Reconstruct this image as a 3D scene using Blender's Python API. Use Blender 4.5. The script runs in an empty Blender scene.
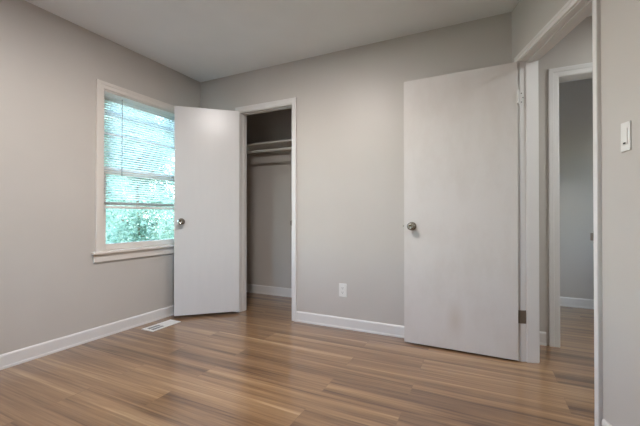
import bpy, bmesh, math, random
from mathutils import Vector, Matrix
random.seed(7)
SC = bpy.context.scene
COL = SC.collection

# ------------------------------------------------------------------ camera, sky, exposure
cam_d = bpy.data.cameras.new('camera')
cam_d.sensor_width = 36.0
cam_d.lens = 342.0 / 640.0 * 36.0
cam_d.clip_start = 0.02
cam = bpy.data.objects.new('camera', cam_d)
COL.objects.link(cam)
cam.location = (2.8273, -2.81, 0.9954)
cam.rotation_euler = (math.pi / 2 + 0.0071, 0, 0.4517)
SC.camera = cam

world = bpy.data.worlds.new('sky')
SC.world = world
world.use_nodes = True
wn = world.node_tree.nodes
wl = world.node_tree.links
bg = wn['Background']
sky = wn.new('ShaderNodeTexSky')
sky.sky_type = 'NISHITA'
sky.sun_disc = False
sky.sun_elevation = math.radians(48)
sky.sun_rotation = math.radians(70)
sky.air_density = 1.0
sky.dust_density = 1.5
wl.new(sky.outputs[0], bg.inputs[0])
bg.inputs[1].default_value = 3.2

LAMP_POWER = 42.0
LAMP_COLOR = (1.0, 0.95, 0.92)
HALL_POWER = 22.0
HALL_COLOR = (0.95, 1.0, 1.0)

vs = SC.view_settings
vs.view_transform = 'Standard'
vs.look = 'None'
vs.gamma = 1.0
vs.use_curve_mapping = False
vs.exposure = 0.17

# ------------------------------------------------------------------ materials
def srgb(r, g, b):
    f = lambda c: (c / 255 / 12.92) if c / 255 <= 0.04045 else ((c / 255 + 0.055) / 1.055) ** 2.4
    return (f(r), f(g), f(b), 1.0)

def mat(name, col, rough=0.5, metal=0.0, spec=0.5, noise=0.0, nscale=8.0, bump=0.0, bscale=200.0, stretch=None):
    m = bpy.data.materials.new(name)
    m.use_nodes = True
    nt = m.node_tree
    b = nt.nodes['Principled BSDF']
    b.inputs['Base Color'].default_value = col
    b.inputs['Roughness'].default_value = rough
    b.inputs['Metallic'].default_value = metal
    b.inputs['Specular IOR Level'].default_value = spec
    tc = nt.nodes.new('ShaderNodeTexCoord')
    mp = nt.nodes.new('ShaderNodeMapping')
    nt.links.new(tc.outputs['Object'], mp.inputs[0])
    if stretch:
        mp.inputs['Scale'].default_value = stretch
    if noise > 0:
        n = nt.nodes.new('ShaderNodeTexNoise')
        n.inputs['Scale'].default_value = nscale
        n.inputs['Detail'].default_value = 5
        nt.links.new(mp.outputs[0], n.inputs['Vector'])
        r = nt.nodes.new('ShaderNodeValToRGB')
        r.color_ramp.elements[0].position = 0.3
        r.color_ramp.elements[1].position = 0.7
        r.color_ramp.elements[0].color = tuple(c * (1 - noise) for c in col[:3]) + (1,)
        r.color_ramp.elements[1].color = tuple(min(1, c * (1 + noise * 0.6)) for c in col[:3]) + (1,)
        nt.links.new(n.outputs['Fac'], r.inputs[0])
        nt.links.new(r.outputs[0], b.inputs['Base Color'])
    if bump > 0:
        n2 = nt.nodes.new('ShaderNodeTexNoise')
        n2.inputs['Scale'].default_value = bscale
        n2.inputs['Detail'].default_value = 2
        nt.links.new(mp.outputs[0], n2.inputs['Vector'])
        bp = nt.nodes.new('ShaderNodeBump')
        bp.inputs['Strength'].default_value = bump
        bp.inputs['Distance'].default_value = 0.002
        nt.links.new(n2.outputs['Fac'], bp.inputs['Height'])
        nt.links.new(bp.outputs[0], b.inputs['Normal'])
    return m

M = {}
M['wall'] = mat('grey_wall_paint', srgb(200, 194, 188), 0.44, spec=0.5, noise=0.02, nscale=3, bump=0.15, bscale=260)
M['ceiling'] = mat('flat_ceiling_paint', srgb(236, 237, 238), 0.85, spec=0.2, noise=0.02, nscale=4, bump=0.2, bscale=160)
M['trim'] = mat('white_trim_paint', srgb(226, 223, 221), 0.4, noise=0.015, nscale=6)
M['window_paint'] = mat('warm_white_window_paint', srgb(226, 219, 212), 0.45, noise=0.015, nscale=6)
M['closet_door'] = mat('white_door_paint', srgb(215, 214, 214), 0.3, noise=0.015, nscale=5, bump=0.05, bscale=60, stretch=(4, 4, 0.6))
M['nickel'] = mat('satin_nickel', srgb(150, 144, 136), 0.24, metal=1.0, noise=0.1, nscale=40)
M['hinge_bare'] = mat('brushed_hinge_steel', srgb(146, 136, 126), 0.42, metal=0.8, noise=0.08, nscale=60)
M['screw'] = mat('screw_head', srgb(120, 116, 110), 0.5, metal=0.7)
M['plastic'] = mat('white_plastic', srgb(232, 230, 226), 0.35, noise=0.01)
M['slot'] = mat('dark_slot', srgb(50, 46, 44), 0.7, noise=0.05)
M['blind'] = mat('white_vinyl_blind', srgb(226, 228, 226), 0.45, noise=0.01)
def translucent(m, fac):
    nt = m.node_tree
    b = nt.nodes['Principled BSDF']
    tr = nt.nodes.new('ShaderNodeBsdfTranslucent'); tr.inputs[0].default_value = (0.95, 0.97, 0.96, 1)
    mx = nt.nodes.new('ShaderNodeMixShader'); mx.inputs[0].default_value = fac
    nt.links.new(b.outputs[0], mx.inputs[1]); nt.links.new(tr.outputs[0], mx.inputs[2])
    nt.links.new(mx.outputs[0], nt.nodes['Material Output'].inputs[0])
translucent(M['blind'], 0.8)
M['wand'] = mat('clear_grey_wand', srgb(170, 176, 178), 0.25, noise=0.02)
M['shelf'] = mat('painted_shelf', srgb(214, 212, 206), 0.5, noise=0.02)
M['vent_metal'] = mat('white_enamel_vent', srgb(230, 229, 227), 0.4, noise=0.02, nscale=20)
M['duct'] = mat('dark_duct', srgb(70, 74, 84), 0.6, noise=0.1)
M['bark'] = mat('tree_bark', srgb(112, 98, 84), 0.9, noise=0.25, nscale=10, bump=0.5, bscale=30)
M['bounce_grey'] = mat('grey_bounce_ground', srgb(164, 158, 150), 0.95, noise=0.1)  # grey picked to keep light bounced indoors neutral
M['lawn'] = mat('lawn', srgb(112, 142, 112), 0.95, noise=0.3, nscale=6)
M['siding'] = mat('exterior_paint', srgb(214, 214, 210), 0.7, noise=0.03)
M['threshold_rubber'] = mat('dark_gasket', srgb(70, 66, 62), 0.8, noise=0.05)

def stained_door():
    m = mat('scuffed_white_door_paint', srgb(223, 219, 214), 0.42, bump=0.06, bscale=60, stretch=(4, 4, 0.5))
    nt = m.node_tree
    b = nt.nodes['Principled BSDF']
    tc = nt.nodes['Texture Coordinate']
    n = nt.nodes.new('ShaderNodeTexNoise')
    n.inputs['Scale'].default_value = 3.2
    n.inputs['Detail'].default_value = 6
    n.inputs['Roughness'].default_value = 0.65
    mp = nt.nodes.new('ShaderNodeMapping')
    mp.inputs['Scale'].default_value = (1.6, 1.0, 0.8)
    nt.links.new(tc.outputs['Object'], mp.inputs[0])
    nt.links.new(mp.outputs[0], n.inputs['Vector'])
    r = nt.nodes.new('ShaderNodeValToRGB')
    r.color_ramp.elements[0].position = 0.36
    r.color_ramp.elements[0].color = srgb(212, 206, 202)
    r.color_ramp.elements[1].position = 0.56
    r.color_ramp.elements[1].color = srgb(217, 212, 209)
    nt.links.new(n.outputs['Fac'], r.inputs[0])
    # one worn smudge low on the leaf
    gr = nt.nodes.new('ShaderNodeTexGradient')
    gr.gradient_type = 'SPHERICAL'
    mg = nt.nodes.new('ShaderNodeMapping')
    mg.vector_type = 'TEXTURE'
    mg.inputs['Location'].default_value = (0.40, 0.035, 0.22)
    mg.inputs['Scale'].default_value = (0.075, 0.3, 0.17)
    nt.links.new(tc.outputs['Object'], mg.inputs[0])
    nt.links.new(mg.outputs[0], gr.inputs[0])
    mul = nt.nodes.new('ShaderNodeMath')
    mul.operation = 'MULTIPLY'
    nt.links.new(gr.outputs['Fac'], mul.inputs[0])
    mul.inputs[1].default_value = 0.45
    mx = nt.nodes.new('ShaderNodeMix')
    mx.data_type = 'RGBA'
    nt.links.new(mul.outputs[0], mx.inputs[0])
    nt.links.new(r.outputs[0], mx.inputs[6])
    mx.inputs[7].default_value = srgb(188, 172, 156)
    nt.links.new(mx.outputs[2], b.inputs['Base Color'])
    return m
M['room_door'] = stained_door()

def floor_mat():
    m = bpy.data.materials.new('oak_vinyl_planks')
    m.use_nodes = True
    nt = m.node_tree
    N, L = nt.nodes, nt.links
    b = N['Principled BSDF']
    tc = N.new('ShaderNodeTexCoord')
    br = N.new('ShaderNodeTexBrick')
    br.offset = 0.37
    br.offset_frequency = 2
    br.squash = 1.0
    br.inputs['Color1'].default_value = (0, 0, 0, 1)
    br.inputs['Color2'].default_value = (1, 1, 1, 1)
    br.inputs['Mortar'].default_value = (0.5, 0.5, 0.5, 1)
    br.inputs['Scale'].default_value = 1.0
    br.inputs['Mortar Size'].default_value = 0.0012
    br.inputs['Mortar Smooth'].default_value = 0.4
    br.inputs['Bias'].default_value = 0.0
    br.inputs['Brick Width'].default_value = 1.22
    br.inputs['Row Height'].default_value = 0.178
    L.new(tc.outputs['Object'], br.inputs['Vector'])
    # per-plank shift of the grain
    sep = N.new('ShaderNodeSeparateColor')
    L.new(br.outputs['Color'], sep.inputs[0])
    cmb = N.new('ShaderNodeCombineXYZ')
    m1 = N.new('ShaderNodeMath'); m1.operation = 'MULTIPLY'; m1.inputs[1].default_value = 37.0
    m2 = N.new('ShaderNodeMath'); m2.operation = 'MULTIPLY'; m2.inputs[1].default_value = 11.0
    L.new(sep.outputs[0], m1.inputs[0]); L.new(sep.outputs[0], m2.inputs[0])
    L.new(m1.outputs[0], cmb.inputs[0]); L.new(m2.outputs[0], cmb.inputs[1])
    add = N.new('ShaderNodeVectorMath'); add.operation = 'ADD'
    L.new(tc.outputs['Object'], add.inputs[0]); L.new(cmb.outputs[0], add.inputs[1])
    def noise(scale, det, rgh, dist):
        mp = N.new('ShaderNodeMapping'); mp.inputs['Scale'].default_value = scale
        L.new(add.outputs[0], mp.inputs[0])
        n = N.new('ShaderNodeTexNoise')
        n.inputs['Scale'].default_value = 1.0
        n.inputs['Detail'].default_value = det
        n.inputs['Roughness'].default_value = rgh
        n.inputs['Distortion'].default_value = dist
        L.new(mp.outputs[0], n.inputs['Vector'])
        return n
    broad = noise((0.45, 13.0, 1), 4, 0.55, 0.5)
    fine = noise((2.0, 80.0, 1), 4, 0.6, 0.2)
    a = N.new('ShaderNodeMath'); a.operation = 'MULTIPLY'; a.inputs[1].default_value = 0.30
    L.new(fine.outputs['Fac'], a.inputs[0])
    c = N.new('ShaderNodeMath'); c.operation = 'MULTIPLY_ADD'; c.inputs[1].default_value = 0.62
    L.new(broad.outputs['Fac'], c.inputs[0]); L.new(a.outputs[0], c.inputs[2])
    d = N.new('ShaderNodeMath'); d.operation = 'MULTIPLY_ADD'; d.inputs[1].default_value = 0.07
    L.new(sep.outputs[0], d.inputs[0]); L.new(c.outputs[0], d.inputs[2])
    ramp = N.new('ShaderNodeValToRGB')
    e = ramp.color_ramp.elements
    e[0].position = 0.38; e[0].color = srgb(92, 66, 46)
    e[1].position = 0.68; e[1].color = srgb(188, 155, 118)
    k = e.new(0.47); k.color = srgb(130, 98, 69)
    k = e.new(0.58); k.color = srgb(155, 122, 88)
    L.new(d.outputs[0], ramp.inputs[0])
    mx = N.new('ShaderNodeMix'); mx.data_type = 'RGBA'
    mf = N.new('ShaderNodeMath'); mf.operation = 'MULTIPLY'; mf.inputs[1].default_value = 0.4
    L.new(br.outputs['Fac'], mf.inputs[0])
    L.new(mf.outputs[0], mx.inputs[0])
    L.new(ramp.outputs[0], mx.inputs[6])
    mx.inputs[7].default_value = srgb(92, 68, 52)
    L.new(mx.outputs[2], b.inputs['Base Color'])
    b.inputs['Roughness'].default_value = 0.29
    b.inputs['Specular IOR Level'].default_value = 0.3
    b.inputs['Coat Weight'].default_value = 0.9
    b.inputs['Coat IOR'].default_value = 1.55
    b.inputs['Coat Roughness'].default_value = 0.19
    bp = N.new('ShaderNodeBump'); bp.inputs['Strength'].default_value = 0.12; bp.inputs['Distance'].default_value = 0.001
    L.new(d.outputs[0], bp.inputs['Height']); L.new(bp.outputs[0], b.inputs['Normal'])
    return m
M['floor'] = floor_mat()

def pane_mat():
    m = bpy.data.materials.new('clear_window_glass')
    m.use_nodes = True
    nt = m.node_tree
    nt.nodes.remove(nt.nodes['Principled BSDF'])
    out = nt.nodes['Material Output']
    t = nt.nodes.new('ShaderNodeBsdfTransparent'); t.inputs[0].default_value = (0.93, 0.98, 0.97, 1)
    g = nt.nodes.new('ShaderNodeBsdfGlossy'); g.inputs['Roughness'].default_value = 0.02
    f = nt.nodes.new('ShaderNodeFresnel'); f.inputs[0].default_value = 1.45
    mx = nt.nodes.new('ShaderNodeMixShader')
    nt.links.new(f.outputs[0], mx.inputs[0]); nt.links.new(t.outputs[0], mx.inputs[1]); nt.links.new(g.outputs[0], mx.inputs[2])
    nt.links.new(mx.outputs[0], out.inputs[0])
    return m
M['glass'] = pane_mat()

def leaf_mat(name, c1, c2):
    m = mat(name, c1, 0.6)
    nt = m.node_tree
    b = nt.nodes['Principled BSDF']
    n = nt.nodes.new('ShaderNodeTexNoise'); n.inputs['Scale'].default_value = 3.0
    r = nt.nodes.new('ShaderNodeValToRGB')
    r.color_ramp.elements[0].position = 0.35; r.color_ramp.elements[0].color = c1
    r.color_ramp.elements[1].position = 0.65; r.color_ramp.elements[1].color = c2
    nt.links.new(nt.nodes['Texture Coordinate'].outputs['Object'], n.inputs['Vector'])
    nt.links.new(n.outputs['Fac'], r.inputs[0]); nt.links.new(r.outputs[0], b.inputs['Base Color'])
    tr = nt.nodes.new('ShaderNodeBsdfTranslucent')
    nt.links.new(r.outputs[0], tr.inputs[0])
    mx = nt.nodes.new('ShaderNodeMixShader'); mx.inputs[0].default_value = 0.45
    nt.links.new(b.outputs[0], mx.inputs[1]); nt.links.new(tr.outputs[0], mx.inputs[2])
    nt.links.new(mx.outputs[0], nt.nodes['Material Output'].inputs[0])
    return m
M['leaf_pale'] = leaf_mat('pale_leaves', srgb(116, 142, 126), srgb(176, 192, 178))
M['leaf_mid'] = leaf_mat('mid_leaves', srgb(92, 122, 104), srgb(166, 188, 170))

def emit_mat(name, col, strength):
    m = bpy.data.materials.new(name)
    m.use_nodes = True
    b = m.node_tree.nodes['Principled BSDF']
    b.inputs['Base Color'].default_value = (0.8, 0.8, 0.8, 1)
    b.inputs['Emission Color'].default_value = (*col, 1)
    b.inputs['Emission Strength'].default_value = strength
    return m

# ------------------------------------------------------------------ helpers
def box(bm, x0, x1, y0, y1, z0, z1, mx=None):
    x0, x1 = min(x0, x1), max(x0, x1); y0, y1 = min(y0, y1), max(y0, y1); z0, z1 = min(z0, z1), max(z0, z1)
    vs_ = [bm.verts.new((x, y, z)) for z in (z0, z1) for x, y in ((x0, y0), (x1, y0), (x1, y1), (x0, y1))]
    for f in ((3, 2, 1, 0), (4, 5, 6, 7), (0, 1, 5, 4), (1, 2, 6, 5), (2, 3, 7, 6), (3, 0, 4, 7)):
        bm.faces.new([vs_[i] for i in f])
    if mx is not None:
        for v in vs_:
            v.co = mx @ v.co
    return vs_

def lathe(bm, prof, axis_mx, seg=24):
    """profile of (radius, height) revolved about local Z, then moved by axis_mx"""
    rings = []
    for r, h in prof:
        if r < 1e-6:
            rings.append([bm.verts.new(axis_mx @ Vector((0, 0, h)))])
        else:
            rings.append([bm.verts.new(axis_mx @ Vector((r * math.cos(2 * math.pi * i / seg), r * math.sin(2 * math.pi * i / seg), h))) for i in range(seg)])
    for a, b in zip(rings[:-1], rings[1:]):
        for i in range(seg):
            j = (i + 1) % seg
            if len(a) == 1 and len(b) == 1: continue
            if len(a) == 1: bm.faces.new((a[0], b[i], b[j]))
            elif len(b) == 1: bm.faces.new((a[i], a[j], b[0]))
            else: bm.faces.new((a[i], a[j], b[j], b[i]))

def tube(bm, p0, p1, r, seg=12):
    p0, p1 = Vector(p0), Vector(p1)
    q = (p1 - p0).to_track_quat('Z', 'Y').to_matrix().to_4x4()
    lathe(bm, [(0, 0), (r, 0), (r, (p1 - p0).length), (0, (p1 - p0).length)], Matrix.Translation(p0) @ q, seg)

def obj(name, bm, m, parent=None, bevel=0.0, smooth=False, loc=None, rotz=0.0):
    me = bpy.data.meshes.new(name)
    bmesh.ops.recalc_face_normals(bm, faces=bm.faces[:])
    bm.to_mesh(me); bm.free()
    if smooth:
        for p in me.polygons: p.use_smooth = True
    me.materials.append(m)
    o = bpy.data.objects.new(name, me)
    COL.objects.link(o)
    if parent: o.parent = parent
    if loc: o.location = loc
    o.rotation_euler = (0, 0, rotz)
    if bevel > 0:
        b = o.modifiers.new('bevel', 'BEVEL'); b.width = bevel; b.segments = 2; b.limit_method = 'ANGLE'
    return o

def B(): return bmesh.new()

def empty(name, loc=(0, 0, 0), rotz=0.0):
    o = bpy.data.objects.new(name, None)
    o.empty_display_size = 0.1
    COL.objects.link(o)
    o.location = loc
    o.rotation_euler = (0, 0, rotz)
    return o

def tag(o, label=None, cat=None, group=None, kind=None):
    if label: o['label'] = label
    if cat: o['category'] = cat
    if group: o['group'] = group
    if kind: o['kind'] = kind
    return o

def base_strip(bm, p0, p1, nrm, h=0.095, t=0.011):
    """baseboard with a shoe moulding, run from p0 to p1, nrm points into the room"""
    prof = [(0, 0), (0.015, 0), (0.015, 0.010), (0.0135, 0.015), (t, 0.017), (t, h - 0.012), (t - 0.003, h - 0.004), (t - 0.006, h), (0, h)]
    p0, p1, n = Vector((*p0, 0)), Vector((*p1, 0)), Vector((*nrm, 0)).normalized()
    A = [bm.verts.new(p0 + n * d + Vector((0, 0, z))) for d, z in prof]
    C = [bm.verts.new(p1 + n * d + Vector((0, 0, z))) for d, z in prof]
    k = len(prof)
    for i in range(k):
        j = (i + 1) % k
        bm.faces.new((A[i], A[j], C[j], C[i]))
    bm.faces.new(A); bm.faces.new(C[::-1])

def casing(bm, x0, x1, zt, w, y=0.0, t=0.016, sgn=-1, z0=0.0):
    """casing round an opening x0..x1 up to zt in a wall plane y; stands proud towards sgn; mitred profile"""
    prof = [(0, 0), (0, 0.55 * t), (0.1 * w, 0.62 * t), (0.50 * w, 0.72 * t), (0.56 * w, 0.95 * t), (0.94 * w, t), (w, 0.85 * t), (w, 0)]
    rows = []
    for d, e in prof:
        yy = y + sgn * e
        rows.append([bm.verts.new(c) for c in ((x0 - d, yy, z0), (x0 - d, yy, zt + d), (x1 + d, yy, zt + d), (x1 + d, yy, z0))])
    k = len(rows)
    for i in range(k):
        a, b = rows[i], rows[(i + 1) % k]
        for s in range(3):
            bm.faces.new((a[s], a[s + 1], b[s + 1], b[s]))
    bm.faces.new([r[0] for r in rows]); bm.faces.new([r[3] for r in rows][::-1])

# ------------------------------------------------------------------ the shell
H = 2.4624
WB = 2.9982                 # length of the back wall
RA = math.radians(-90) + 0.3204   # direction of the right wall (leaves the back corner obliquely)
RLOC = (WB, 0, 0)
T = 0.115

bm = B(); box(bm, -0.115, 5.3, -3.72, 1.86, -0.1, 0.0)
tag(obj('floor', bm, M['floor']), 'oak look vinyl plank floor running through the room, closet and hall', 'floor', kind='structure')
bm = B(); box(bm, -0.115, 5.3, -3.72, 1.86, H, H + 0.1)
tag(obj('ceiling', bm, M['ceiling']), 'plain off white ceiling over the empty room', 'ceiling', kind='structure')

WY0, WY1, WZ0, WZ1 = -1.067, -0.118, 0.690, 2.037      # window opening
bm = B()
box(bm, -T, 0, -3.6, WY0, 0, H); box(bm, -T, 0, WY1, 0.89, 0, H)
box(bm, -T, 0, WY0, WY1, 0, WZ0 - 0.02); box(bm, -T, 0, WY0, WY1, WZ1, H)
tag(obj('wall_left', bm, M['wall']), 'grey painted wall with the window, left side of the room', 'wall', kind='structure')

CX0, CX1, CZ = 0.551, 1.166, 2.052                      # closet opening
TB = 0.098
bm = B()
box(bm, 0, CX0 - 0.018, 0, TB, 0, H); box(bm, CX1 + 0.018, WB, 0, TB, 0, H); box(bm, CX0 - 0.018, CX1 + 0.018, 0, TB, CZ + 0.018, H)
tag(obj('wall_back', bm, M['wall']), 'grey painted wall with the closet opening, far side of the room', 'wall', kind='structure')

S0, S1, DZ = 0.120, 0.890, 2.047                        # room doorway along the right wall
bm = B()
box(bm, -0.30, S0 - 0.018, 0, T, 0, H); box(bm, S1 + 0.018, 3.79, 0, T, 0, H); box(bm, S0 - 0.018, S1 + 0.018, 0, T, DZ + 0.018, H)
tag(obj('wall_right', bm, M['wall'], loc=RLOC, rotz=RA), 'grey painted angled wall with the open doorway and light switch', 'wall', kind='structure')

FX0, FX1 = 0.95, 1.50                                   # added opening behind the viewer, lets in fill daylight
bm = B(); box(bm, -0.115, FX0, -3.72, -3.6, 0, H); box(bm, FX1, 5.3, -3.72, -3.6, 0, H); box(bm, FX0, FX1, -3.72, -3.6, 0, 0.69); box(bm, FX0, FX1, -3.72, -3.6, 2.037, H)
tag(obj('wall_front', bm, M['wall']), 'grey painted wall behind the viewer', 'wall', kind='structure')

# closet interior
CB = 0.79
bm = B(); box(bm, 0.0, 1.72, CB, CB + T, 0, H)
tag(obj('wall_closet_back', bm, M['wall']), 'grey wall at the back of the closet', 'wall', kind='structure')
bm = B(); box(bm, 1.62, 1.72, TB, CB, 0, H)
tag(obj('wall_closet_right', bm, M['wall']), 'grey side wall inside the closet', 'wall', kind='structure')

# hall and the room across it
HY = 0.315
HX0, HX1, HZ = 3.330, 4.10, 2.044
bm = B()
box(bm, 2.80, HX0 - 0.018, HY, HY + T, 0, H); box(bm, HX1 + 0.018, 5.3, HY, HY + T, 0, H); box(bm, HX0 - 0.018, HX1 + 0.018, HY, HY + T, HZ + 0.018, H)
tag(obj('wall_hall', bm, M['wall']), 'grey hall wall with a second doorway, seen through the open door', 'wall', kind='structure')
bm = B(); box(bm, 2.80, 5.3, 1.745, 1.86, 0, H)
tag(obj('wall_far_room', bm, M['wall']), 'dim grey wall of the room across the hall', 'wall', kind='structure')
bm = B(); box(bm, 2.80, 2.90, HY + T, 1.745, 0, H)
tag(obj('wall_far_room_left', bm, M['wall']), 'side wall of the room across the hall', 'wall', kind='structure')
GY0, GY1 = 0.88, 1.34                                   # added opening, brightens the room across the hall
bm = B(); box(bm, 5.2, 5.3, -3.6, GY0, 0, H); box(bm, 5.2, 5.3, GY1, 1.745, 0, H); box(bm, 5.2, 5.3, GY0, GY1, 0, 0.75); box(bm, 5.2, 5.3, GY0, GY1, 2.0, H)
tag(obj('wall_hall_end', bm, M['wall']), 'end wall of the hall', 'wall', kind='structure')

# baseboards
bm = B(); base_strip(bm, (0, -3.6), (0, 0), (1, 0))
tag(obj('baseboard_left', bm, M['trim']), 'white baseboard along the window wall', 'baseboard', kind='structure')
bm = B(); base_strip(bm, (0.0, 0), (0.51, 0), (0, -1)); base_strip(bm, (1.222, 0), (2.985, 0), (0, -1))
tag(obj('baseboard_back', bm, M['trim']), 'white baseboard along the closet wall', 'baseboard', kind='structure')
bm = B(); base_strip(bm, (0.02, 0), (S0 - 0.053, 0), (0, -1)); base_strip(bm, (S1 + 0.053, 0), (3.79, 0), (0, -1))
tag(obj('baseboard_right', bm, M['trim'], loc=RLOC, rotz=RA), 'white baseboard along the angled wall', 'baseboard', kind='structure')
bm = B(); base_strip(bm, (0.0, CB), (1.62, CB), (0, -1), h=0.106)
tag(obj('baseboard_closet', bm, M['trim']), 'white baseboard at the back of the closet', 'baseboard', kind='structure')
bm = B(); base_strip(bm, (2.93, HY), (HX0 - 0.09, HY), (0, -1), h=0.10)
tag(obj('baseboard_hall', bm, M['trim']), 'short white baseboard in the hall left of the second doorway', 'baseboard', kind='structure')
bm = B(); base_strip(bm, (2.9, 1.745), (5.2, 1.745), (0, -1), h=0.10)
tag(obj('baseboard_far_room', bm, M['trim']), 'white baseboard in the room across the hall', 'baseboard', kind='structure')

# ------------------------------------------------------------------ door surrounds
def jamb_bm(x0, x1, zt, depth, stop_at, stop_w=0.034, st=0.010):
    b = B()
    box(b, x0 - 0.018, x0, 0, depth, 0, zt + 0.018); box(b, x1, x1 + 0.018, 0, depth, 0, zt + 0.018); box(b, x0, x1, 0, depth, zt, zt + 0.018)
    box(b, x0, x0 + st, stop_at, depth - 0.001, 0, zt); box(b, x1 - st, x1, stop_at, stop_at + stop_w, 0, zt)
    box(b, x0 + st, x1 - st, stop_at, stop_at + stop_w, zt - st, zt)
    return b

# closet surround
t1 = empty('trim_1')
tag(t1, 'white casing and jambs round the closet opening', 'door trim', kind='structure')
bm = B(); casing(bm, CX0 - 0.006, CX1 + 0.004, CZ + 0.008, 0.050)
obj('casing', bm, M['trim'], t1)
obj('jamb', jamb_bm(CX0, CX1, CZ, TB, 0.042, st=0.006), M['trim'], t1, bevel=0.001)
bm = B(); box(bm, CX1 - 0.0025, CX1 + 0.001, -0.004, 0.034, 0.895, 0.955); box(bm, CX1 - 0.003, CX1 + 0.0035, -0.019, -0.002, 0.905, 0.945)
tag(obj('strike_plate', bm, M['nickel'], t1, bevel=0.001), 'small metal strike plate')

# room door surround
t2 = empty('trim_2', RLOC, RA)
tag(t2, 'white casing and jambs round the open doorway to the hall', 'door trim', kind='structure')
bm = B(); casing(bm, S0 - 0.005, S1 + 0.005, DZ + 0.005, 0.040, t=0.018); casing(bm, S0 - 0.005, S1 + 0.005, DZ + 0.005, 0.05, y=T, t=0.016, sgn=1)
obj('casing', bm, M['trim'], t2)
obj('jamb', jamb_bm(S0, S1, DZ, T, 0.040), M['trim'], t2, bevel=0.001)
bm = B(); box(bm, S1 - 0.004, S1 + 0.001, -0.006, 0.034, 0.865, 0.925); box(bm, S1 - 0.0015, S1 + 0.0045, -0.020, -0.004, 0.880, 0.915)
tag(obj('strike_plate', bm, M['hinge_bare'], t2, bevel=0.001), 'small metal strike plate')

# hall surround
t3 = empty('trim_3')
tag(t3, 'white wide casing round the second doorway across the hall', 'door trim', kind='structure')
bm = B(); casing(bm, HX0 - 0.004, HX1 + 0.004, HZ + 0.004, 0.066, y=HY, t=0.018)
obj('casing', bm, M['trim'], t3)
bm = B()
box(bm, HX0 - 0.018, HX0, HY, HY + T, 0, HZ + 0.018); box(bm, HX1, HX1 + 0.018, HY, HY + T, 0, HZ + 0.018); box(bm, HX0, HX1, HY, HY + T, HZ, HZ + 0.018)
obj('jamb', bm, M['trim'], t3, bevel=0.001)

# ------------------------------------------------------------------ doors
KNOB = [(0, 0), (0.033, 0), (0.033, 0.004), (0.029, 0.009), (0.016, 0.012), (0.0125, 0.018), (0.0125, 0.028), (0.018, 0.033),
        (0.0255, 0.040), (0.0285, 0.048), (0.0275, 0.056), (0.022, 0.062), (0.014, 0.065), (0.0125, 0.0635), (0, 0.0635)]

def slab_door(name, hinge, free, z0, w, label, m, knob_z, knob_in, hinges, hinge_mats, latch=True, hgt=2.03):
    """leaf whose seen face runs hinge->free; local x along the leaf from the hinge, local +y is the seen face's outward side"""
    d = Vector(free) - Vector(hinge)
    ang = math.atan2(d.y, d.x)
    # local y must point towards the viewer; the leaf is mirrored about x when needed
    r = empty(name, (hinge[0], hinge[1], z0), ang)
    tag(r, label, 'door', kind='structure')
    b = B(); box(b, 0, w, -0.035, 0.0, 0, hgt)
    leaf = obj('door_leaf', b, m, r, bevel=0.0018)
    zk = knob_z - z0
    for face, sg in ((0.0, 1), (-0.035, -1)):
        mx = Matrix.Translation((w - knob_in, face, zk)) @ Matrix.Rotation(-sg * math.pi / 2, 4, 'X')
        b = B(); lathe(b, KNOB, mx, 28)
        kb = obj('door_knob', b, M['nickel'], r, smooth=True)
        b = B(); box(b, -0.0055, 0.0055, -0.0012, 0.0012, 0.0632, 0.0655, mx)
        tag(obj('thumb_turn', b, M['screw'], kb, bevel=0.0005), 'small button in the knob centre')
    b = B(); box(b, w - 0.001, w + 0.0015, -0.029, -0.006, zk - 0.028, zk + 0.028); box(b, w + 0.001, w + 0.009, -0.023, -0.012, zk - 0.007, zk + 0.007)
    tag(obj('latch', b, M['nickel'], r, bevel=0.0006), 'metal latch plate on the door edge')
    return r

# local +y of a leaf running hinge->free lies to its left; both leaves run leftwards in plan, so the
# seen (viewer) face is on local +y
door1 = slab_door('door_1', (3.022, -0.136), (2.255, -0.117), 0.012, 0.771,
                  'white flush slab door with smudges, swung open flat against the far wall', M['room_door'], 0.912, 0.062, None, None)
door2 = slab_door('door_2', (0.576, -0.045), (0.123, -0.459), 0.026, 0.612,
                  'narrow white flush closet door swung open in front of the window', M['closet_door'], 0.935, 0.064, None, None)

def hinge(parent, zc, m, painted, label):
    """knuckle and leaf of a butt hinge between leaf edge and jamb, in the leaf's frame"""
    b = B()
    for k in range(5):
        tube(b, (-0.006, 0.001, zc - 0.045 + k * 0.018), (-0.006, 0.001, zc - 0.045 + k * 0.018 + 0.0172), 0.0058, 12)
    box(b, -0.006, 0.002, -0.030, 0.0, zc - 0.044, zc + 0.044)
    h = obj('hinge', b, m, parent)
    tag(h, label)
    return h

# hinges of the room door: leaves let into the rebated jamb face
def jamb_hinge(zc, m, label, screws):
    b = B()
    box(b, S0 - 0.001, S0 + 0.0018, -0.001, 0.036, zc - 0.0445, zc + 0.0445)
    for k in range(5):
        z = zc - 0.0445 + k * 0.0178
        tube(b, (S0 - 0.004, -0.0045, z), (S0 - 0.004, -0.0045, z + 0.0172), 0.0058, 14)
    h = obj('hinge', b, m, t2)
    tag(h, label)
    if screws:
        for dz, o in ((-0.03, 0.012), (0.0, 0.022), (0.03, 0.012)):
            b = B(); lathe(b, [(0, 0.0), (0.0042, 0.0), (0.0036, 0.0014), (0, 0.0014)], Matrix.Translation((S0 + 0.0016, o, zc + dz)) @ Matrix.Rotation(math.pi / 2, 4, 'Y'), 12)
            obj('screw', b, M['screw'], h)
bm = B(); box(bm, -0.006, 0.003, -0.033, 0.003, 1.80 - 0.012 - 0.0445, 1.80 - 0.012 + 0.0445)
tube(bm, (-0.004, 0.003, 1.80 - 0.0565), (-0.004, 0.003, 1.80 + 0.0325), 0.0062, 12)
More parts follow.
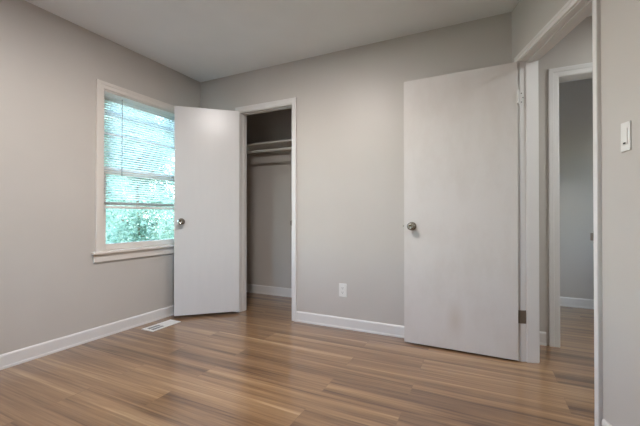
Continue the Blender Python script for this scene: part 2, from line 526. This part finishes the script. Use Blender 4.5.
tag(obj('hinge_leaf', bm, M['trim'], door1, bevel=0.001), 'white painted hinge leaf on the door edge')
jamb_hinge(1.80, M['trim'], 'white painted upper hinge', True)
jamb_hinge(0.305, M['hinge_bare'], 'bare metal lower hinge', False)
def door2_hinge(zc):
    b = B()
    tube(b, (0.0, -0.040, zc - 0.044), (0.0, -0.040, zc + 0.044), 0.0055, 12)
    box(b, -0.0018, 0.0005, -0.038, -0.004, zc - 0.044, zc + 0.044)
    tag(obj('hinge', b, M['trim'], door2), 'white painted hinge')
for z in (0.25, 1.0, 1.78): door2_hinge(z)

# ------------------------------------------------------------------ window
win = empty('window_1', (0, 0, 0))
tag(win, 'white wooden double hung window with painted casing and sill', 'window', kind='structure')
wp = M['window_paint']
def wall_frame(bm_fn):     # builds in (u along -y.. mapped) frame: local x -> world y, local y -> world -x ... applied to all verts
    b = B(); bm_fn(b)
    for v in b.verts:
        u, d, z = v.co
        v.co = Vector((-d, u, z))       # d<0 stands proud into the room
    return b
obj('casing', wall_frame(lambda b: casing(b, WY0, WY1, WZ1, 0.058, t=0.019, z0=WZ0 + 0.012)), wp, win)
bm = B(); box(bm, -0.05, 0.038, WY0 - 0.088, WY1 + 0.088, WZ0 - 0.010, WZ0 + 0.013)
obj('stool', bm, wp, win, bevel=0.006)
bm = B(); box(bm, 0.0, 0.017, WY0 - 0.074, WY1 + 0.074, WZ0 - 0.072, WZ0 - 0.010)
obj('apron', bm, wp, win, bevel=0.003)
bm = B()
jt = 0.012
box(bm, -T, 0, WY0, WY0 + jt, WZ0, WZ1); box(bm, -T, 0, WY1 - jt, WY1, WZ0, WZ1); box(bm, -T, 0, WY0, WY1, WZ1 - jt, WZ1)
box(bm, -T - 0.04, -0.045, WY0, WY1, WZ0 - 0.02, WZ0 + 0.012)
# stops
box(bm, -0.048, -0.036, WY0 + jt, WY0 + jt + 0.012, WZ0, WZ1 - jt); box(bm, -0.048, -0.036, WY1 - jt - 0.012, WY1 - jt, WZ0, WZ1 - jt)
obj('window_frame', bm, wp, win, bevel=0.0015)
def sash(name, x0, x1, z0, z1, bot, top, muntins):
    st = 0.046
    a, c = WY0 + jt + 0.002, WY1 - jt - 0.002
    b = B()
    box(b, x0, x1, a, a + st, z0, z1); box(b, x0, x1, c - st, c, z0, z1)
    box(b, x0, x1, a + st, c - st, z0, z0 + bot); box(b, x0, x1, a + st, c - st, z1 - top, z1)
    for z in muntins: box(b, x0 + 0.004, x1 - 0.004, a + st, c - st, z - 0.0095, z + 0.0095)
    s = obj(name, b, wp, win, bevel=0.003)
    b = B(); xm = (x0 + x1) / 2
    box(b, xm - 0.0015, xm + 0.0015, a + st - 0.004, c - st + 0.004, z0 + bot - 0.004, z1 - top + 0.004)
    obj('glass_pane', b, M['glass'], s)
    return s
ls = sash('lower_sash', -0.079, -0.049, WZ0 + 0.013, 1.402, 0.052, 0.050, [])
us = sash('upper_sash', -0.112, -0.082, 1.352, WZ1 - jt - 0.001, 0.050, 0.045, [1.70])
bm = B()
box(bm, -0.076, -0.054, -0.627, -0.557, 1.402, 1.408); box(bm, -0.072, -0.058, -0.606, -0.580, 1.408, 1.418); box(bm, -0.068, -0.061, -0.62, -0.58, 1.413, 1.420)
tag(obj('sash_lock', bm, M['nickel'], win, bevel=0.002), 'small dark metal sash lock')
bm = B()
xs0, xs1 = -0.150, -0.128
box(bm, xs0, xs1, WY0, WY0 + 0.03, WZ0, WZ1); box(bm, xs0, xs1, WY1 - 0.03, WY1, WZ0, WZ1)
box(bm, xs0, xs1, WY0 + 0.03, WY1 - 0.03, 1.868, 1.902)
box(bm, xs0, xs1, WY0 + 0.03, WY1 - 0.03, WZ1 - 0.03, WZ1)
obj('storm_frame', bm, M['siding'], win, bevel=0.002)

fill_win_rear = empty('fill_window_rear', (0, 0, 0))  # unseen window, added so cool daylight evens out the room
tag(fill_win_rear, 'added white framed window behind the viewer, for fill daylight', 'window', kind='structure')
bm = B(); casing(bm, FX0, FX1, 2.037, 0.058, y=-3.6, t=0.019, sgn=1, z0=0.69); box(bm, FX0 - 0.09, FX1 + 0.09, -3.65, -3.56, 0.67, 0.69)
obj('casing', bm, wp, fill_win_rear)
bm = B(); ym = -3.66
box(bm, FX0, FX0 + 0.045, ym - 0.02, ym + 0.02, 0.69, 2.037); box(bm, FX1 - 0.045, FX1, ym - 0.02, ym + 0.02, 0.69, 2.037)
for z in (0.69, 1.345, 1.992): box(bm, FX0 + 0.045, FX1 - 0.045, ym - 0.02, ym + 0.02, z, z + 0.045)
sf = obj('sash', bm, wp, fill_win_rear, bevel=0.002)
bm = B(); box(bm, FX0 + 0.04, FX1 - 0.04, ym - 0.0015, ym + 0.0015, 0.73, 1.995)
obj('glass_pane', bm, M['glass'], sf)

fill_win_far = empty('fill_window_far', (0, 0, 0))  # unseen window, added to lift the far room's brightness
tag(fill_win_far, 'added white framed window that brightens the room across the hall', 'window', kind='structure')
bm = B(); box(bm, 5.23, 5.27, GY0, GY0 + 0.04, 0.75, 2.0); box(bm, 5.23, 5.27, GY1 - 0.04, GY1, 0.75, 2.0)
for z in (0.75, 1.355, 1.96): box(bm, 5.23, 5.27, GY0 + 0.04, GY1 - 0.04, z, z + 0.04)
sf = obj('sash', bm, wp, fill_win_far, bevel=0.002)
bm = B(); box(bm, 5.2485, 5.2515, GY0 + 0.035, GY1 - 0.035, 0.785, 1.965)
obj('glass_pane', bm, M['glass'], sf)

# ------------------------------------------------------------------ mini blind hanging in the window
bl = empty('venetian_blind', (-0.018, (WY0 + WY1) / 2, WZ1 - jt))
tag(bl, 'white mini blind with thin slats, pulled partly up in the window', 'blind')
BY = (WY1 - WY0) / 2 - jt - 0.006
def loc(z): return z - (WZ1 - jt)
bm = B(); box(bm, -0.014, 0.014, -BY, BY, loc(1.992), loc(2.022)); box(bm, -0.016, 0.016, -BY - 0.003, -BY + 0.02, loc(1.990), loc(2.024)); box(bm, -0.016, 0.016, BY - 0.02, BY + 0.003, loc(1.990), loc(2.024))
obj('headrail', bm, M['blind'], bl, bevel=0.0015)
def slat(b, z, tilt, w=0.0125):
    pts = []
    for k in range(5):
        u = -w + 2 * w * k / 4
        hgt = 0.0022 * (1 - (u / w) ** 2)
        x = u * math.cos(tilt) - hgt * math.sin(tilt); zz = u * math.sin(tilt) + hgt * math.cos(tilt)
        pts.append((x, zz))
    th = 0.0005
    top = [[b.verts.new((x, y, z + zz)) for x, zz in pts] for y in (-BY, BY)]
    bot = [[b.verts.new((x, y, z + zz - th)) for x, zz in pts] for y in (-BY, BY)]
    for k in range(4):
        b.faces.new((top[0][k], top[0][k + 1], top[1][k + 1], top[1][k]))
        b.faces.new((bot[0][k], bot[1][k], bot[1][k + 1], bot[0][k + 1]))
    for s in (0, 1):
        b.faces.new(top[s] + bot[s][::-1])
    b.faces.new((top[0][0], top[1][0], bot[1][0], bot[0][0])); b.faces.new((top[0][4], bot[0][4], bot[1][4], top[1][4]))
bm = B()
z = 1.978
while z > 1.122:
    slat(bm, loc(z), math.radians(15)); z -= 0.0205
obj('slats', bm, M['blind'], bl, smooth=True)
bm = B()
for k in range(10): slat(bm, loc(1.0835 + k * 0.0027), 0.0)
obj('stacked_slats', bm, M['plastic'], bl)
bm = B(); box(bm, -0.0125, 0.0125, -BY, BY, loc(1.054), loc(1.076))
obj('bottom_rail', bm, M['plastic'], bl, bevel=0.003)
bm = B(); tube(bm, (0.019, -0.902 - bl.location.y, loc(1.33)), (0.019, -0.902 - bl.location.y, loc(1.995)), 0.0035, 8)
tube(bm, (0.012, -0.902 - bl.location.y, loc(1.998)), (0.019, -0.902 - bl.location.y, loc(1.994)), 0.002, 8)
tag(obj('tilt_wand', bm, M['wand'], bl, smooth=True), 'thin grey tilt wand')
for y in (-0.33, 0.33):
    bm = B()
    for dx in (-0.0135, 0.0135): tube(bm, (dx, y, loc(1.06)), (dx, y, loc(1.995)), 0.0007, 6)
    obj('ladder_cord', bm, M['blind'], bl)

# ------------------------------------------------------------------ closet fittings
SHZ = 1.838
sh = empty('closet_shelf', (0.81, CB, SHZ))
tag(sh, 'painted shelf board across the top of the closet', 'shelf')
bm = B(); box(bm, -0.81, 0.81, -0.300, 0.0, -0.006, 0.013)
obj('shelf_board', bm, M['shelf'], sh, bevel=0.002)
bm = B(); box(bm, -0.81, 0.81, -0.019, 0.0, -0.030, -0.006)
obj('cleat', bm, M['shelf'], sh, bevel=0.002)
rod = empty('closet_rod', (0.81, CB - 0.300, 1.748))
tag(rod, 'round hanging rod below the closet shelf', 'clothes rod')
bm = B(); tube(bm, (-0.806, 0, 0), (0.806, 0, 0), 0.0145, 20)
obj('pole', bm, M['shelf'], rod, smooth=False)
for s in (-1, 1):
    bm = B(); lathe(bm, [(0, 0), (0.03, 0), (0.03, 0.006), (0.021, 0.012), (0.0, 0.012)], Matrix.Translation((s * 0.81, 0, 0)) @ Matrix.Rotation(-s * math.pi / 2, 4, 'Y'), 20)
    obj('rod_socket', bm, M['shelf'], rod)

# ------------------------------------------------------------------ outlet, switch, floor register
ol = empty('wall_outlet', (1.689, 0, 0.3365))
tag(ol, 'white duplex power outlet low on the grey wall between the doors', 'outlet')
bm = B(); box(bm, -0.0365, 0.0365, -0.006, 0, -0.059, 0.059)
obj('cover_plate', bm, M['plastic'], ol, bevel=0.003)
for dz in (-0.0195, 0.0195):
    bm = B()
    lathe(bm, [(0, 0), (0.0172, 0), (0.0172, 0.0025), (0, 0.0025)], Matrix.Translation((0, -0.006, dz)) @ Matrix.Rotation(math.pi / 2, 4, 'X'), 20)
    rc = obj('receptacle', bm, M['plastic'], ol)
    bm = B(); box(bm, -0.0075, -0.0055, -0.0092, -0.0084, dz - 0.002, dz + 0.007); box(bm, 0.0055, 0.0075, -0.0092, -0.0084, dz - 0.001, dz + 0.007); box(bm, -0.002, 0.002, -0.0092, -0.0084, dz - 0.010, dz - 0.006)
    tag(obj('slot', bm, M['slot'], rc), 'dark plug slots')
bm = B(); lathe(bm, [(0, 0), (0.003, 0), (0.0022, 0.001), (0, 0.001)], Matrix.Translation((0, -0.006, 0)) @ Matrix.Rotation(math.pi / 2, 4, 'X'), 10)
obj('screw', bm, M['plastic'], ol)

CR, SR = math.cos(RA), math.sin(RA)
sw = empty('light_switch', (WB + CR * 1.084, SR * 1.084, 1.314), RA)
tag(sw, 'white rocker light switch on the angled wall beside the doorway', 'light switch')
bm = B(); box(bm, -0.0255, 0.0255, -0.006, 0, -0.059, 0.059)
obj('cover_plate', bm, M['plastic'], sw, bevel=0.003)
bm = B(); v = box(bm, -0.014, 0.014, -0.0085, -0.006, -0.033, 0.033)
obj('rocker', bm, M['plastic'], sw, bevel=0.0015)
bm = B(); box(bm, -0.006, 0.006, -0.0095, -0.0085, -0.030, -0.024)  # small dark block low on the rocker
tag(obj('dark_mark', bm, M['slot'], sw), 'small dark mark near the bottom of the rocker')

fv = empty('floor_register', (0.192, -0.648, 0.0))
tag(fv, 'white metal floor register set in the plank floor by the window wall', 'floor vent')
bm = B()
VX, VY = 0.070, 0.152
ix, iy = 0.045, 0.127
box(bm, -VX, VX, -VY, -iy, 0.0, 0.006); box(bm, -VX, VX, iy, VY, 0.0, 0.006); box(bm, -VX, -ix, -iy, iy, 0.0, 0.006); box(bm, ix, VX, -iy, iy, 0.0, 0.006)
obj('register_frame', bm, M['vent_metal'], fv, bevel=0.002)
bm = B(); box(bm, -ix, ix, -iy, iy, 0.0, 0.0012)
tag(obj('damper', bm, M['duct'], fv), 'dark damper under the louvers')
bm = B()
nl = 17
for k in range(nl):
    y = -iy + (k + 0.5) * 2 * iy / nl
    tl = math.radians(38 if y > -0.01 else -38)
    mx = Matrix.Translation((0, y, 0.0034)) @ Matrix.Rotation(tl, 4, 'X')
    box(bm, -ix, ix, y - 0.0012, y + 0.0012, 0.0012, 0.0028) if y <= -0.01 else box(bm, -ix, ix, -0.0052, 0.0052, -0.0004, 0.0004, Matrix.Translation((0, y, 0.0042)) @ Matrix.Rotation(math.radians(8), 4, 'X'))
box(bm, -0.003, 0.003, -iy, iy, 0.0012, 0.0052)
obj('louvers', bm, M['vent_metal'], fv)

# ------------------------------------------------------------------ ceiling lamps
def disc_light(loc, r, power, label, col):
    e = empty('ceiling_light', loc)
    tag(e, label, 'ceiling light')
    b = B(); lathe(b, [(r, 0), (r + 0.018, 0), (r + 0.016, -0.016), (r, -0.020), (r, 0)], Matrix.Identity(4), 32)
    obj('lamp_rim', b, M['plastic'], e, smooth=True)
    b = B(); lathe(b, [(0, -0.023), (0.35 * r, -0.0225), (0.65 * r, -0.021), (0.88 * r, -0.018), (r, -0.013), (r, -0.003), (0, -0.003)], Matrix.Identity(4), 32)
    obj('lamp_lens', b, emit_mat('lit_dome', col, power / (math.pi * math.pi * r * r)), e)
disc_light((1.55, -1.50, H), 0.13, LAMP_POWER, 'round flush ceiling light in the middle of the room', LAMP_COLOR)
disc_light((4.25, -0.50, H), 0.11, HALL_POWER, 'round flush ceiling light added out of view to light the hall', HALL_COLOR)  # hall lamp is unseen, added to brighten the hall

# ------------------------------------------------------------------ outside the window
bm = B(); box(bm, -30, -0.16, -25, 25, -0.7, -0.6)
tag(obj('lawn', bm, M['lawn']), 'green lawn outside the window', 'lawn', kind='structure')

bm = B(); box(bm, -0.16, 25, -25, -3.75, -0.7, -0.6); box(bm, 5.35, 25, -3.75, 25, -0.7, -0.6)  # unseen ground, added in grey so its bounce light stays neutral
tag(obj('bounce_ground', bm, M['bounce_grey']), 'added unseen grey ground behind the house, for neutral bounce light', 'bounce_ground', kind='structure')

def tree(name, loc, h, r, n, m, leaf, label, zbot=0.15, seed=1):
    rnd = random.Random(seed)
    e = empty(name, loc)
    tag(e, label, 'tree', 'leafy trees outside the window')
    b = B()
    pts = [Vector((0, 0, 0)), Vector((0.05, 0.03, h * 0.3)), Vector((0.0, -0.04, h * 0.6)), Vector((0.04, 0.02, h * 0.9))]
    for i in range(3): tube(b, pts[i], pts[i + 1], 0.03 * h / 3.2 - 0.007 * i, 8)
    tips = []
    for k in range(26):
        a = rnd.uniform(0, 2 * math.pi); z0 = rnd.uniform(0.08, 0.85) * h
        L = r * rnd.uniform(0.55, 1.0) * (1.05 - 0.35 * (z0 / h))
        p0 = Vector((0, 0, z0)); p1 = p0 + Vector((math.cos(a) * L, math.sin(a) * L, rnd.uniform(0.05, 0.4)))
        tube(b, p0, p1, 0.012, 5); tips.append((p0, p1))
    obj('branches', b, M['bark'], e)
    verts, faces = [], []
    for k in range(n):
        p0, p1 = rnd.choice(tips)
        t = rnd.uniform(0.25, 1.1)
        c = p0.lerp(p1, t) + Vector((rnd.gauss(0, 0.16), rnd.gauss(0, 0.16), rnd.gauss(-0.05, 0.2)))
        if c.z < zbot: c.z = zbot + rnd.uniform(0, 0.3)
        d = Vector((rnd.gauss(0, 1), rnd.gauss(0, 1), rnd.gauss(-0.45, 0.7))).normalized()
        s = d.cross(Vector((rnd.gauss(0, 1), rnd.gauss(0, 1), rnd.gauss(0, 1)))).normalized()
        L = leaf * rnd.uniform(0.6, 1.3); W = L * 0.2
        i = len(verts)
        bend = s.cross(d) * L * 0.08
        verts += [c, c + d * L * 0.45 + s * W + bend, c + d * L, c + d * L * 0.45 - s * W + bend]
        faces += [(i, i + 1, i + 2), (i, i + 2, i + 3)]
    me = bpy.data.meshes.new('leaves'); me.from_pydata([tuple(v) for v in verts], [], faces); me.materials.append(m)
    o = bpy.data.objects.new('leaves', me); COL.objects.link(o); o.parent = e
tree('leafy_tree', (-1.95, 0.70, -0.6), 3.2, 0.75, 20000, M['leaf_mid'], 0.065, 'nearest leafy tree outside, filling the lower window pane', seed=3)
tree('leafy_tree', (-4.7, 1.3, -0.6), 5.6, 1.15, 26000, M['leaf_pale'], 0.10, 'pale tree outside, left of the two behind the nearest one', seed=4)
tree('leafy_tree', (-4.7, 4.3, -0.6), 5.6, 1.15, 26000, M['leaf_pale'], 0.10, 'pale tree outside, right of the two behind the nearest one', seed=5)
tree('leafy_tree', (-10.5, 5.2, -0.6), 9.0, 3.0, 34000, M['leaf_mid'], 0.24, 'tallest tree outside, farthest from the window', seed=6)
